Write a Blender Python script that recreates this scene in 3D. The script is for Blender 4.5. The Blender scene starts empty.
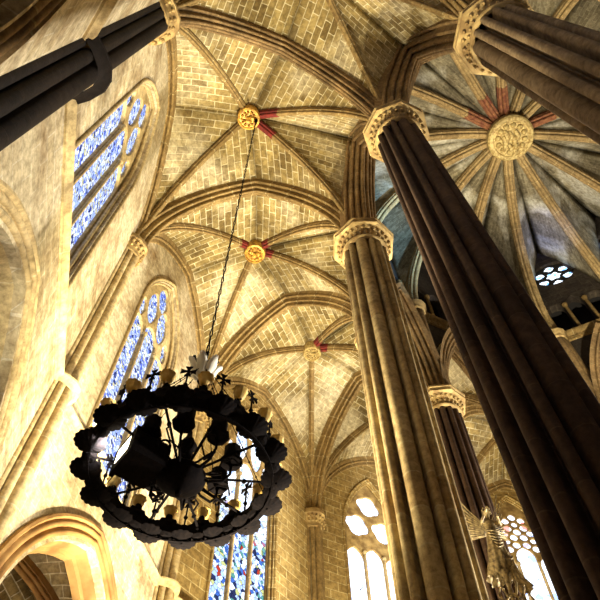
import bpy, bmesh, math, random
from math import sin, cos, pi, radians, sqrt, atan2
from mathutils import Vector, Matrix
random.seed(7)
S = bpy.context.scene
COL = S.collection
V = Vector

# ------------------------------------------------------------------ camera
F = 643.98
VX, VY = 294.46, -62.4
u = V((VX - 300, 300 - VY, -F)).normalized()
fw = V((0, 0, -1)); fwd = (fw - u * fw.dot(u)).normalized()
rt = fwd.cross(u)
EYE = V((0, 0, 1.6))
cd = bpy.data.cameras.new('camera'); cam = bpy.data.objects.new('camera', cd); COL.objects.link(cam)
cd.sensor_fit = 'HORIZONTAL'; cd.sensor_width = 36; cd.lens = F / 600 * 36; cd.clip_end = 300; cd.clip_start = .05
cam.matrix_world = Matrix(((rt.x, rt.y, rt.z, EYE.x), (fwd.x, fwd.y, fwd.z, EYE.y), (u.x, u.y, u.z, EYE.z), (0, 0, 0, 1)))
S.camera = cam
S.view_settings.view_transform = 'Standard'; S.view_settings.look = 'None'
S.view_settings.gamma = 1; S.view_settings.use_curve_mapping = False
S.view_settings.exposure = 0

# ------------------------------------------------------------------ materials
def lin(c):
    return tuple((x / 12.92 if x <= .04045 else ((x + .055) / 1.055) ** 2.4) for x in c) + (1,)
class NT:
    def __init__(s, name):
        s.m = bpy.data.materials.new(name); s.m.use_nodes = True; s.t = s.m.node_tree; s.t.nodes.clear()
        s.out = s.n('ShaderNodeOutputMaterial')
    def n(s, ty, **k):
        x = s.t.nodes.new(ty)
        for a, b in k.items():
            if a.startswith('_'): x.inputs[a[1:].replace('_', ' ')].default_value = b
            else: setattr(x, a, b)
        return x
    def l(s, a, b): s.t.links.new(a, b)
    def math(s, op, a, b=None):
        x = s.n('ShaderNodeMath', operation=op)
        for i, q in enumerate((a, b)):
            if q is None: continue
            if isinstance(q, (int, float)): x.inputs[i].default_value = q
            else: s.l(q, x.inputs[i])
        return x.outputs[0]
    def mix(s, fac, a, b, bt='MIX'):
        x = s.n('ShaderNodeMix', data_type='RGBA', blend_type=bt)
        for i, q in ((0, fac), (6, a), (7, b)):
            if isinstance(q, (int, float)): x.inputs[i].default_value = q
            elif isinstance(q, tuple): x.inputs[i].default_value = q
            else: s.l(q, x.inputs[i])
        return x.outputs[2]
    def ramp(s, fac, stops):
        x = s.n('ShaderNodeValToRGB'); e = x.color_ramp.elements
        while len(e) < len(stops): e.new(.5)
        for i, (p, c) in enumerate(stops):
            e[i].position = p; e[i].color = c if len(c) == 4 else lin(c)
        s.l(fac, x.inputs[0]); return x.outputs[0]

def stone(name, c1, c2, mortar, bw=.55, bh=.28, ms=.012, coord='uv', stain=.5, staincol=(.22, .15, .08), pale=0, palecol=(.9, .86, .72), offset=.5, rough=.85, bump=.25, blot=.9):
    t = NT(name)
    tc = t.n('ShaderNodeTexCoord')
    if coord == 'uv': vec = tc.outputs['UV']
    else:
        sp = t.n('ShaderNodeSeparateXYZ'); t.l(tc.outputs['Object'], sp.inputs[0])
        cb = t.n('ShaderNodeCombineXYZ'); t.l(t.math('ADD', sp.outputs[0], sp.outputs[2]), cb.inputs[0]); t.l(sp.outputs[1], cb.inputs[1]); vec = cb.outputs[0]
    # slightly wobbly joints
    nz = t.n('ShaderNodeTexNoise', _Scale=1.7, _Detail=2.0); t.l(vec, nz.inputs['Vector'])
    va = t.n('ShaderNodeVectorMath', operation='MULTIPLY_ADD'); t.l(nz.outputs['Color'], va.inputs[0]); va.inputs[1].default_value = (.05, .05, 0); t.l(vec, va.inputs[2])
    br = t.n('ShaderNodeTexBrick', offset=offset, _Scale=1.0, _Mortar_Size=ms, _Mortar_Smooth=.3, _Bias=-.1, _Brick_Width=bw, _Row_Height=bh)
    br.inputs['Color1'].default_value = lin(c1); br.inputs['Color2'].default_value = lin(c2); br.inputs['Mortar'].default_value = lin(mortar)
    t.l(va.outputs[0], br.inputs['Vector'])
    col = br.outputs['Color']
    geo = t.n('ShaderNodeNewGeometry')
    n1 = t.n('ShaderNodeTexNoise', _Scale=blot, _Detail=6.0, _Roughness=.62); t.l(geo.outputs['Position'], n1.inputs['Vector'])
    m = t.ramp(n1.outputs[0], [(.42, (0, 0, 0, 1)), (.68, (1, 1, 1, 1))])
    col = t.mix(t.math('MULTIPLY', m, stain), col, lin(staincol))
    if pale:
        n2 = t.n('ShaderNodeTexNoise', _Scale=.55, _Detail=4.0, _Roughness=.55, _Distortion=.6); 
        ad = t.n('ShaderNodeVectorMath', operation='ADD'); t.l(geo.outputs['Position'], ad.inputs[0]); ad.inputs[1].default_value = (31, 7, 3)
        t.l(ad.outputs[0], n2.inputs['Vector'])
        m2 = t.ramp(n2.outputs[0], [(.5, (0, 0, 0, 1)), (.66, (1, 1, 1, 1))])
        col = t.mix(t.math('MULTIPLY', m2, pale), col, lin(palecol))
    n3 = t.n('ShaderNodeTexNoise', _Scale=9.0, _Detail=5.0, _Roughness=.7); t.l(geo.outputs['Position'], n3.inputs['Vector'])
    g = t.ramp(n3.outputs[0], [(.36, (.40, .37, .33, 1)), (.62, (1.0, 1.0, 1.0, 1))])
    col = t.mix(.8, col, g, 'MULTIPLY')
    b = t.n('ShaderNodeBsdfPrincipled', _Roughness=rough); b.inputs['Specular IOR Level'].default_value = .25
    t.l(col, b.inputs['Base Color'])
    h = t.math('ADD', t.math('MULTIPLY', br.outputs['Fac'], -.6), t.math('MULTIPLY', n3.outputs[0], .5))
    bp = t.n('ShaderNodeBump', _Strength=bump, _Distance=.04); t.l(h, bp.inputs['Height']); t.l(bp.outputs[0], b.inputs['Normal'])
    t.l(b.outputs[0], t.out.inputs[0]); return t.m

def plain(name, c, rough=.5, metal=0, noise=.0, c2=None, scale=6):
    t = NT(name); b = t.n('ShaderNodeBsdfPrincipled', _Roughness=rough, _Metallic=metal)
    b.inputs['Base Color'].default_value = lin(c)
    if 'iron' in name: b.inputs['Specular IOR Level'].default_value = .1
    if c2:
        g = t.n('ShaderNodeNewGeometry'); n = t.n('ShaderNodeTexNoise', _Scale=scale, _Detail=5.0); t.l(g.outputs['Position'], n.inputs['Vector'])
        t.l(t.ramp(n.outputs[0], [(.38, c), (.62, c2)]), b.inputs['Base Color'])
        bp = t.n('ShaderNodeBump', _Strength=.3, _Distance=.01); t.l(n.outputs[0], bp.inputs['Height']); t.l(bp.outputs[0], b.inputs['Normal'])
    t.l(b.outputs[0], t.out.inputs[0]); return t.m

def glass(name, stops, strength=2.0, cell=9.0, lead=.08, stretch=1.0, bottom=None, ysplit=None):
    """stained glass lit by the day outside: cells of colour with dark leads"""
    t = NT(name); tc = t.n('ShaderNodeTexCoord')
    mp = t.n('ShaderNodeMapping'); mp.inputs['Scale'].default_value = (1, stretch, 0); t.l(tc.outputs['Object'], mp.inputs[0])
    v = t.n('ShaderNodeTexVoronoi', _Scale=cell); t.l(mp.outputs[0], v.inputs['Vector'])
    sp = t.n('ShaderNodeSeparateColor'); t.l(v.outputs['Color'], sp.inputs[0])
    col = t.ramp(sp.outputs[0], stops)
    cr = col.node.color_ramp; cr.interpolation = 'CONSTANT'
    if bottom:
        c2 = t.ramp(sp.outputs[1], bottom); c2.node.color_ramp.interpolation = 'CONSTANT'
        s2 = t.n('ShaderNodeSeparateXYZ'); t.l(tc.outputs['Object'], s2.inputs[0])
        nn = t.n('ShaderNodeTexNoise', _Scale=3.0); t.l(tc.outputs['Object'], nn.inputs['Vector'])
        yy = t.math('ADD', s2.outputs[1], t.math('MULTIPLY', nn.outputs[0], .6))
        k = t.ramp(t.math('MULTIPLY', t.math('SUBTRACT', yy, ysplit), .8), [(0, (0, 0, 0, 1)), (1, (1, 1, 1, 1))])
        col = t.mix(k, c2, col)
    e = t.n('ShaderNodeTexVoronoi', feature='DISTANCE_TO_EDGE', _Scale=cell); t.l(mp.outputs[0], e.inputs['Vector'])
    m = t.ramp(e.outputs['Distance'], [(lead * .5, (.03, .03, .04, 1)), (lead, (1, 1, 1, 1))])
    col = t.mix(1.0, col, m, 'MULTIPLY')
    em = t.n('ShaderNodeEmission', _Strength=strength); t.l(col, em.inputs[0])
    t.l(em.outputs[0], t.out.inputs[0]); return t.m

M = {}
M['vault'] = stone('vault stone', (.72, .64, .42), (.48, .40, .22), (.92, .89, .74), .42, .21, .013, stain=.6, pale=.6, staincol=(.28, .22, .12))
M['vault0'] = stone('vault stone near', (.70, .62, .40), (.46, .38, .21), (.88, .84, .68), .42, .21, .013, stain=.55, pale=.4, staincol=(.25, .19, .1))
M['apse'] = stone('apse vault stone', (.66, .62, .50), (.50, .46, .36), (.74, .70, .58), .45, .2, .009, stain=.65, pale=.85, staincol=(.2, .18, .14), palecol=(.90, .89, .82), blot=.6)
M['wall'] = stone('wall ashlar', (.88, .83, .69), (.80, .74, .58), (.94, .91, .80), .50, .26, .010, coord='obj', stain=.8, staincol=(.55, .43, .25), pale=.5, blot=1.6)
M['wallfar'] = stone('wall ashlar far', (.76, .66, .42), (.64, .54, .32), (.92, .86, .64), .50, .26, .012, coord='obj', stain=.35, staincol=(.40, .28, .13))
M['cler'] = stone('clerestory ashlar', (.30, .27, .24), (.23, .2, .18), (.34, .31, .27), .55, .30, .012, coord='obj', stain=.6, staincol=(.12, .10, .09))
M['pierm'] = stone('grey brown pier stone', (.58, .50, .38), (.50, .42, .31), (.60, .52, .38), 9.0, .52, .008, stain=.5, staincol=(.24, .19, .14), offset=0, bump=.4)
M['shade'] = stone('soot darkened stone', (.17, .14, .12), (.13, .11, .10), (.20, .17, .14), 9.0, .52, .008, stain=.5, staincol=(.08, .07, .06), offset=0, bump=.4)  # shade of the unlit near wall shaft put into the stone colour
M['rib'] = stone('rib stone', (.66, .56, .36), (.56, .46, .28), (.80, .74, .55), .7, 9.0, .014, stain=.45, staincol=(.25, .17, .09), offset=0)
M['ribfar'] = stone('apse rib stone', (.72, .62, .42), (.60, .50, .33), (.8, .72, .52), .7, 9.0, .012, stain=.4, staincol=(.25, .2, .13), offset=0)
M['ribdark'] = stone('weathered arch stone', (.64, .53, .36), (.54, .44, .29), (.70, .62, .44), .7, 9.0, .014, stain=.6, staincol=(.15, .11, .07), offset=0)
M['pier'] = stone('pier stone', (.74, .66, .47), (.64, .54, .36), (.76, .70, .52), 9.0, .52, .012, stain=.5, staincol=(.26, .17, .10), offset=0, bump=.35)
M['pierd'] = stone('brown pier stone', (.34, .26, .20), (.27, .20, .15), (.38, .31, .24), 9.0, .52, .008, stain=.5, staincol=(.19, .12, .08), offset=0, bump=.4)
M['shaft'] = stone('shaft stone', (.86, .78, .58), (.78, .68, .46), (.90, .85, .68), 9.0, .6, .012, stain=.3, staincol=(.45, .30, .14), offset=0)
M['cap'] = plain('carved capital stone', (.72, .62, .40), .85, c2=(.52, .42, .25), scale=5)
M['arch'] = plain('chapel arch stone', (.66, .52, .30), .85, c2=(.50, .36, .18), scale=2.5)
M['red'] = plain('red painted stone', (.50, .14, .10), .8, c2=(.36, .10, .08), scale=10)
M['redo'] = plain('faded orange painted stone', (.54, .36, .22), .85, c2=(.40, .20, .12), scale=9)
M['gold'] = plain('gilded boss', (.86, .68, .28), .45, .35, c2=(.55, .38, .14), scale=14)
M['palegold'] = plain('pale carved boss', (.76, .68, .44), .7, 0, c2=(.55, .45, .24), scale=14)
M['gild'] = plain('worn gilt bronze', (.62, .55, .38), .5, .3, c2=(.33, .27, .17), scale=18)
M['iron'] = plain('black wrought iron', (.05, .04, .05), .95, 0, c2=(.09, .07, .07), scale=30)
M['amber'] = plain('gilded cup', (.86, .70, .34), .6, 0, c2=(.93, .80, .48), scale=20)
M['whitep'] = plain('white painted metal leaves', (.95, .94, .88), .6)
M['floor'] = stone('floor slabs', (.45, .40, .32), (.38, .33, .26), (.25, .22, .18), .8, .8, .01, stain=.3)
M['plain'] = plain('plain plaster', (.70, .58, .38), .9, c2=(.58, .45, .27), scale=1.5)
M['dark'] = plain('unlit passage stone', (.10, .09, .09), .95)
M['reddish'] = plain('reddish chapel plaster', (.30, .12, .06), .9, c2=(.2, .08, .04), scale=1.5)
BL = [(0, (.66, .74, .95)), (.17, (.90, .93, 1)), (.38, (.38, .46, .84)), (.5, (.80, .86, 1)), (.64, (.2, .24, .5)), (.70, (.80, .78, .60)), (.78, (.58, .67, .93)), (.9, (.95, .97, 1))]
WH = [(0, (.95, .97, 1)), (.5, (.8, .87, 1)), (.8, (.62, .72, .95)), (.9, (1, 1, 1))]
CO = [(0, (.60, .70, .9)), (.25, (.82, .88, .95)), (.48, (.22, .36, .66)), (.58, (.66, .68, .45)), (.66, (.6, .2, .14)), (.69, (.3, .52, .5)), (.78, (.14, .17, .3)), (.86, (.78, .84, .95))]
M['glassblue'] = glass('blue stained glass', BL, 1.5, 14, .05)
M['glassfig'] = glass('figured stained glass', WH, 2.2, 10, .05, bottom=CO, ysplit=12.6)
M['glasswhite'] = glass('pale leaded glass', WH, 3.2, 5, .02, bottom=BL, ysplit=12.3)
M['glassrose'] = glass('rose window glass', [(0, (.9, .95, 1)), (.7, (.45, .7, 1)), (.85, (.8, .9, 1))], 3.0, 8, .04)
M['glassdots'] = glass('dotted stained glass', [(0, (.9, .93, 1)), (.45, (.4, .5, .95)), (.7, (.9, .5, .45)), (.8, (.95, .97, 1))], 2.4, 4.5, .02, bottom=WH, ysplit=15.4)
M['lamp'] = NT('lamp lens').m
_t = M['lamp'].node_tree; _e = _t.nodes.new('ShaderNodeEmission'); _e.inputs[0].default_value = (1, .86, .6, 1); _e.inputs[1].default_value = 18
_t.links.new(_e.outputs[0], _t.nodes[0].inputs[0])

# ------------------------------------------------------------------ object helpers
def link(name, me, m=None, parent=None, mw=None, smooth=None):
    o = bpy.data.objects.new(name, me); COL.objects.link(o)
    if m is not None:
        me.materials.clear(); me.materials.append(m)
    if smooth is not None:
        for p in me.polygons: p.use_smooth = True
        me.set_sharp_from_angle(angle=radians(smooth))
    if mw is not None: o.matrix_world = mw
    if parent is not None: 
        o.parent = parent
        if mw is not None: o.matrix_parent_inverse = Matrix.Identity(4); o.matrix_local = parent.matrix_world.inverted() @ mw if parent.matrix_world != Matrix.Identity(4) else mw
    return o
def tag(o, label=None, cat=None, group=None, kind=None):
    if label: o['label'] = label
    if cat: o['category'] = cat
    if group: o['group'] = group
    if kind: o['kind'] = kind
    return o
def empty(name, loc=(0, 0, 0), label=None, cat=None, group=None, kind=None):
    o = bpy.data.objects.new(name, None); COL.objects.link(o); o.matrix_world = Matrix.Translation(V(loc)); o.empty_display_size = .1
    return tag(o, label, cat, group, kind)
class MB:
    """mesh collector with uv"""
    def __init__(s): s.v = []; s.f = []; s.uv = []
    def grid(s, rows, uvs=None, closed=False, flip=False):
        b = len(s.v); n = len(rows[0])
        for r in rows: s.v += [tuple(p) for p in r]
        for i in range(len(rows) - 1):
            for j in range(n if closed else n - 1):
                a = (i, j); c = (i, j + 1); d = (i + 1, j + 1); e = (i + 1, j)
                q = [a, c, d, e]
                if flip: q.reverse()
                s.f.append([b + x * n + (y % n) for x, y in q])
                s.uv.append([uvs[x][y] if uvs else (0, 0) for x, y in q])
        return s
    def poly(s, pts, uv=None):
        b = len(s.v); s.v += [tuple(p) for p in pts]; s.f.append(list(range(b, b + len(pts)))); s.uv.append(uv or [(p[0], p[2]) for p in pts])
        return s
    def tube(s, pts, r, n=6, cap=True):
        pts = [V(p) for p in pts]; rows = []
        rr = r if isinstance(r, (list, tuple)) else [r] * len(pts)
        up = None
        for i, p in enumerate(pts):
            d = (pts[min(i + 1, len(pts) - 1)] - pts[max(i - 1, 0)]).normalized()
            if up is None:
                up = d.orthogonal().normalized()
            up = (up - d * up.dot(d)).normalized(); w = d.cross(up)
            rows.append([p + (up * cos(2 * pi * k / n) + w * sin(2 * pi * k / n)) * rr[i] for k in range(n)])
        s.grid(rows, None, True)
        if cap:
            b = len(s.v); s.v += [tuple(q) for q in rows[0]] + [tuple(q) for q in rows[-1]]
            s.f.append([b + k for k in reversed(range(n))]); s.f.append([b + n + k for k in range(n)]); s.uv += [[(0, 0)] * n] * 2
        return s
    def lathe(s, prof, c=(0, 0, 0), n=24, mod=None):
        c = V(c); rows = []; uvs = []
        for i, (r, z) in enumerate(prof):
            rows.append([c + V((cos(2 * pi * k / n) * r * (mod(2 * pi * k / n, i) if mod else 1), sin(2 * pi * k / n) * r * (mod(2 * pi * k / n, i) if mod else 1), z)) for k in range(n)])
            uvs.append([(k * r * 2 * pi / n, z) for k in range(n + 1)])
        s.grid(rows, uvs, True, flip=False); return s
    def box(s, lo, hi):
        x0, y0, z0 = lo; x1, y1, z1 = hi
        P = [(x0, y0, z0), (x1, y0, z0), (x1, y1, z0), (x0, y1, z0), (x0, y0, z1), (x1, y0, z1), (x1, y1, z1), (x0, y1, z1)]
        for q in ((3, 2, 1, 0), (4, 5, 6, 7), (0, 1, 5, 4), (1, 2, 6, 5), (2, 3, 7, 6), (3, 0, 4, 7)): s.poly([P[i] for i in q])
        return s
    def sphere(s, c, r, n=10, sc=(1, 1, 1)):
        c = V(c); rows = []
        for i in range(n // 2 + 1):
            t = -pi / 2 + pi * i / (n // 2); t = max(-1.55, min(1.55, t))
            rows.append([c + V((cos(t) * cos(2 * pi * k / n) * sc[0], cos(t) * sin(2 * pi * k / n) * sc[1], sin(t) * sc[2])) * r for k in range(n)])
        return s.grid(rows, None, True)
    def xf(s, mat, start=0):
        for i in range(start, len(s.v)): s.v[i] = tuple(mat @ V(s.v[i]))
        return s
    def mesh(s, name='m'):
        me = bpy.data.meshes.new(name); me.from_pydata(s.v, [], s.f)
        ul = me.uv_layers.new(name='UVMap'); i = 0
        for uvf in s.uv:
            for q in uvf: ul.data[i].uv = q; i += 1
        me.validate(); me.update(); return me
    def build(s, name, m, parent=None, smooth=None, mw=None): return link(name, s.mesh(name), m, parent, mw, smooth)

def sweep(mb, prof, path, N, closed=False):
    """profile (a along plane normal N, b away from the curve's inside) along a path lying in a vertical plane"""
    N = V(N).normalized(); path = [V(p) for p in path]; rows = []; uvs = []; L = 0
    pl = [0]
    for i in range(1, len(prof)): pl.append(pl[-1] + (V(prof[i]) - V(prof[i - 1])).length)
    n = len(path)
    for i, p in enumerate(path):
        if closed: d = (path[(i + 1) % n] - path[(i - 1) % n]).normalized(); sc = 1
        else:
            d = (path[min(i + 1, n - 1)] - path[max(i - 1, 0)]).normalized()
            sc = 1
            if 0 < i < n - 1:
                c = (path[i + 1] - path[i]).normalized().dot((path[i] - path[i - 1]).normalized()); sc = 1 / max(.5, sqrt(max(.05, (1 + c) / 2)))
        o = N.cross(d)
        if i: L += (p - path[i - 1]).length
        rows.append([p + N * a + o * b * sc for a, b in prof]); uvs.append([(L, q) for q in pl])
    if closed: rows.append(rows[0]); uvs.append([(L + .3, q) for q in pl])
    return mb.grid(rows, uvs)

def arc(c, r, a0, a1, n=6): return [(c[0] + r * cos(radians(a0 + (a1 - a0) * i / n)), c[1] + r * sin(radians(a0 + (a1 - a0) * i / n))) for i in range(n + 1)]
def rib_profile(w, d, top=.06):
    r = w * .42
    L = [(-w, top), (-w, -.28 * d), (-w * .72, -.34 * d)] + arc((-w * .66, -.50 * d), w * .24, 110, 290, 5) + [(-w * .34, -.62 * d)]
    C = arc((0, -d + r), r, 160, 380, 9)
    R = [(-x, y) for x, y in reversed(L)]
    return L + C + R
def multi_profile(w, d, n, top=.08, r=None):
    """stepped arch moulding: n rolls with hollows between, stepping down to the soffit"""
    pts = [(-w, top)]; cs = []
    for i in range(n):
        q = (i + .5) / n * 2 - 1          # -1..1
        cs.append((q * w * .9, -d * (1 - abs(q) ** 1.3) - .02))
    r = r or w / n * .66
    for i, c in enumerate(cs):
        q = (i + .5) / n * 2 - 1
        mid = -90 + q * 55
        pts += arc(c, r, mid - 115, mid + 115, 7)
        if i < n - 1:
            e = cs[i + 1]; pts.append(((c[0] + e[0]) / 2 * .97, (c[1] + e[1]) / 2 + r * 1.7))
    pts.append((w, top)); return pts

def half_arch(a, h, n=14):
    """from springing (0,0) to apex (a,h)"""
    x0 = (h * h - a * a) / (2 * a); R = x0 + a
    if x0 >= -.2 * a:
        A = atan2(h, x0)
        return [(a + x0 - R * cos(A * i / n), R * sin(A * i / n)) for i in range(n + 1)]
    return [(a * (1 - cos(pi / 2 * i / n)), h * sin(pi / 2 * i / n)) for i in range(n + 1)]
def rib_path(P, Q, n=14, stilt=0):
    """P springing point, Q apex"""
    P = V(P); Q = V(Q); d = V((Q.x - P.x, Q.y - P.y, 0)); L = d.length; d.normalize()
    pts = [P + d * x + V((0, 0, stilt + z)) for x, z in half_arch(L, Q.z - P.z - stilt, n)]
    return ([P] + pts) if stilt else pts
def full_arch(P, Q, h, n=14, stilt=0):
    P = V(P); Q = V(Q); A = (P + Q) / 2 + V((0, 0, h))
    a = rib_path(P, A, n, stilt); b = rib_path(Q, A, n, stilt)
    return a + list(reversed(b))[1:]
def arch_loop(cx, hw, z0, zs, za, n=12):
    """closed 2d outline of a pointed opening"""
    L = [(cx - hw, z0)]
    ha = half_arch(hw, za - zs, n)
    L += [(cx - hw + x, zs + z) for x, z in ha] + [(cx + hw - x, zs + z) for x, z in reversed(ha[:-1])] + [(cx + hw, z0)]
    return L
def plate(loops, z0, z1, bevel=0):
    cu = bpy.data.curves.new('c', 'CURVE'); cu.dimensions = '2D'; cu.fill_mode = 'BOTH'; cu.extrude = (z1 - z0) / 2 - bevel
    if bevel: cu.bevel_depth = bevel; cu.bevel_resolution = 1; cu.offset = -bevel
    for L in loops:
        sp = cu.splines.new('POLY'); sp.points.add(len(L) - 1)
        for p, q in zip(sp.points, L): p.co = (q[0], q[1], 0, 1)
        sp.use_cyclic_u = True
    o = bpy.data.objects.new('c', cu); COL.objects.link(o)
    dg = bpy.context.evaluated_depsgraph_get(); dg.update()
    me = bpy.data.meshes.new_from_object(o.evaluated_get(dg), depsgraph=dg)
    bpy.data.objects.remove(o); bpy.data.curves.remove(cu)
    for v in me.vertices: v.co.z += (z0 + z1) / 2
    return me

# ------------------------------------------------------------------ plan
O = V((7.23, 6.02, 0)); A0, SP = 180.34, 25.487
RI, RO, RK = 5.81, 10.97, 8.71
ZC, ZK, ZF, ZT, ZA = 14.6, 18.67, 18.0, 18.62, 18.55
KEYA = V((7.40, 6.16, 24.25)); ZS2, ZL = 19.3, 25.0
def pol(r, k, z=0):
    a = radians(A0 + SP * k); return V((O.x + r * cos(a), O.y + r * sin(a), z))
SHIFT = {2: V((3.77, 1.64, 0))}
def C_(k, z=0):
    p = SHIFT[k].copy() if k in SHIFT else pol(RI, k); p.z = z; return p
def R_(k, z=0): return pol(RO, k, z)
def frame(P, Q):
    """matrix with origin at the middle of P-Q, X along P->Q, Y up, Z outward"""
    t = (Q - P); t.z = 0; L = t.length; t.normalize(); up = V((0, 0, 1)); n = t.cross(up); m = (P + Q) / 2
    return Matrix(((t.x, up.x, n.x, m.x), (t.y, up.y, n.y, m.y), (t.z, up.z, n.z, 0), (0, 0, 0, 1))), L

KW = range(-6, 4)          # column indices
BAYS = range(-6, 3)        # bay k..k+1

# ------------------------------------------------------------------ floor
fl = MB(); fl.poly([(-14, -16, 0), (28, -16, 0), (28, 28, 0), (-14, 28, 0)], [(-14, -16), (28, -16), (28, 28), (-14, 28)]); 
tag(fl.build('floor', M['floor']), kind='structure')

# ------------------------------------------------------------------ vault webs
def web(mb, A, B, off=0., bulge=.10):
    """surface between two equally sampled curves; courses run from A to B"""
    rows = []; uvs = []; L = 0; n = 8
    for i, (p, q) in enumerate(zip(A, B)):
        if i: L += ((p + q) / 2 - (A[i - 1] + B[i - 1]) / 2).length
        w = (q - p).length
        row = []; uvr = []
        for j in range(n + 1):
            s = j / n; x = p.lerp(q, s); x = x + V((0, 0, bulge * 4 * s * (1 - s) * min(1, w / 2))); row.append(x); uvr.append((s * w + off, L))
        rows.append(row); uvs.append(uvr)
    i = len(rows) // 2; nn = (rows[i + 1][4] - rows[i][4]).cross(rows[i][5] - rows[i][4])
    return mb.grid(rows, uvs, flip=nn.z > 0)
NSEG = 14
def vault(name, corners, key, apex, m, stilts=None):
    """corners c0..c3 with springing z, apex[i] = top of edge i (c_i to c_i+1)"""
    mb = MB(); n = len(corners)
    for i in range(n):
        j = (i + 1) % n
        ri = rib_path(corners[i], key, NSEG); rj = rib_path(corners[j], key, NSEG)
        ei = rib_path(corners[i], apex[i], NSEG); ej = rib_path(corners[j], apex[i], NSEG)
        web(mb, ei, ri, 0); web(mb, ej, rj, .3)
    o = mb.build(name, m, smooth=50); tag(o, kind='structure')
    sol = o.modifiers.new('s', 'SOLIDIFY'); sol.thickness = .12; sol.offset = 1
    return o

def edge_apex(P, Q, z): m = (P + Q) / 2; return V((m.x, m.y, z))
NAME = {1: 'the nearest vault overhead, above the camera', 0: 'the vault the chandelier hangs from', -1: 'the middle vault with the gold boss', -2: 'the far vault with the small pale boss',
        -3: 'the vault over the white window behind the second pier', -4: 'the vault glimpsed between the piers', -5: 'the ambulatory vault behind the dark pier', -6: 'the ambulatory vault behind the dark pier, further right', 2: 'the vault beyond the upper right pier'}
KEYS = {}
RP = rib_profile(.085, .18)
for k in BAYS:
    c = [R_(k, ZC), R_(k + 1, ZC), C_(k + 1, ZC), C_(k, ZC)]
    kp = pol(RK, k + .5, ZK); KEYS[k] = kp
    ap = [edge_apex(c[0], c[1], ZF), edge_apex(c[1], c[2], ZT), edge_apex(c[2], c[3], ZA), edge_apex(c[3], c[0], ZT)]
    vc = vault('ceiling', c, kp, ap, M['vault0'] if k >= 0 else M['vault'])
    if k == 2 or k < -4: pass
    for i, q in enumerate(c):
        path = rib_path(q, kp + V((0, 0, -.02)), 20)
        N = (kp - q).cross(V((0, 0, 1)))
        mb = MB(); sweep(mb, RP, path[:-1] + [path[-1].lerp(path[-2], .25)], N); 
        r = mb.build('rib', M['rib'], vc, 40)
        # red painted stub beside the keystone
        p2 = [path[-1].lerp(path[-2], x) for x in (2.3, 1.6, 1.0, .3)] if False else None
        L = (path[-1] - path[-2]).length; dirv = (path[-2] - path[-1]).normalized()
        if (k, i) in ((0, 2), (0, 3), (-1, 0), (-1, 1), (-1, 2), (-1, 3), (-2, 2), (-2, 3), (1, 2), (1, 3)) and not (k == -1 and i == 0):
            q2 = path[-4:-1] + [path[-1].lerp(path[-2], .7)] if k == 0 else path[-3:-1] + [path[-1].lerp(path[-2], .7)]
            pr = [(a * 1.06, b * 1.05 - .004) for a, b in rib_profile(.092, .19)]
            mb = MB(); sweep(mb, pr, q2, N); tag(mb.build('painted_end', M['red'], r, 40), 'red painted rib end')

# keystones
def keystone(p, r, m, label, relief='bird', grp='keystones of the vaults'):
    e = empty('keystone', p, label, 'keystone', grp)
    n = 32
    b = MB(); b.lathe([(r * .5, .12), (r * .95, .1), (r, -.02), (r * 1.0, -.2), (r * .93, -.27), (r * .80, -.28), (r * .76, -.24), (.01, -.23)], n=n)
    b.build('boss', m, e, 35)
    b = MB()
    for i in range(12):
        a = 2 * pi * i / 12; b.sphere((cos(a) * r * .58, sin(a) * r * .58, -.25), r * .13, 8)
    if relief == 'figures':
        for i in range(9):
            x, y = random.uniform(-.4, .4) * r, random.uniform(-.4, .4) * r
            b.tube([(x, y, -.25), (x + .12 * r, y + .2 * r, -.34), (x + .1 * r, y + .38 * r, -.28)], [.09 * r, .12 * r, .07 * r], 6)
        b.sphere((.2 * r, .3 * r, -.32), .15 * r, 8)
    else:
        b.sphere((0, 0, -.27), r * .22, 8)
        for i in range(4):
            a = pi / 4 + pi / 2 * i; b.tube([(0, 0, -.27), (cos(a) * r * .3, sin(a) * r * .3, -.33), (cos(a + .6) * r * .45, sin(a + .6) * r * .45, -.26)], [.08 * r, .11 * r, .05 * r], 6)
    b.build('relief', m, e, 60)
    return e
KM = {0: (M['gold'], .30, 'gilded round keystone with the chandelier chain passing in front of it'), -1: (M['gold'], .31, 'round yellow-gold keystone between red rib ends in the middle vault'),
      -2: (M['palegold'], .29, 'small pale keystone with red rib ends, farthest of the visible ambulatory bosses')}
for k in (0, -1, -2): keystone(KEYS[k] + V((0, 0, -.08)), KM[k][1], KM[k][0], KM[k][2])
for k in (1, -3, -4, -5): keystone(KEYS[k], .29, M['palegold'], 'pale stone keystone of ' + NAME[k])
# bosses also get their painted neighbours for the apse
tag(keystone(KEYA + V((0, 0, -.30)), .80, M['palegold'], 'large carved keystone with figures at the centre of the star of apse ribs', 'figures'), cat='keystone')
E = None

# ------------------------------------------------------------------ transverse arches
TP = multi_profile(.25, .30, 5)
TN = {2: 'beside the upper edge of the picture above the upper right pier', 1: 'from the dark wall shaft to the big dark pier', 0: 'springing to the pale golden pier, behind the chandelier chain',
      -1: 'in front of the far vault with the small boss', -2: 'rising from the far corner wall shaft left of the white window', -3: 'hidden mostly behind the second pier', -4: 'seen between the two main piers', -5: 'behind the big dark pier'}
for k in range(-5, 3):
    P, Q = R_(k, ZC), C_(k, ZC)
    path = full_arch(P, Q, ZT - ZC, 18)
    mb = MB(); sweep(mb, TP, path, (Q - P).cross(V((0, 0, 1)))); mid = (P + Q) / 2; mb.xf(Matrix.Translation(-mid))
    o = mb.build('transverse_arch', M['ribdark'] if k == 1 else M['rib'], None, 35); o.location = mid
    tag(o, 'stone cross arch ' + TN[k], 'arch', 'transverse arches')

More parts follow.
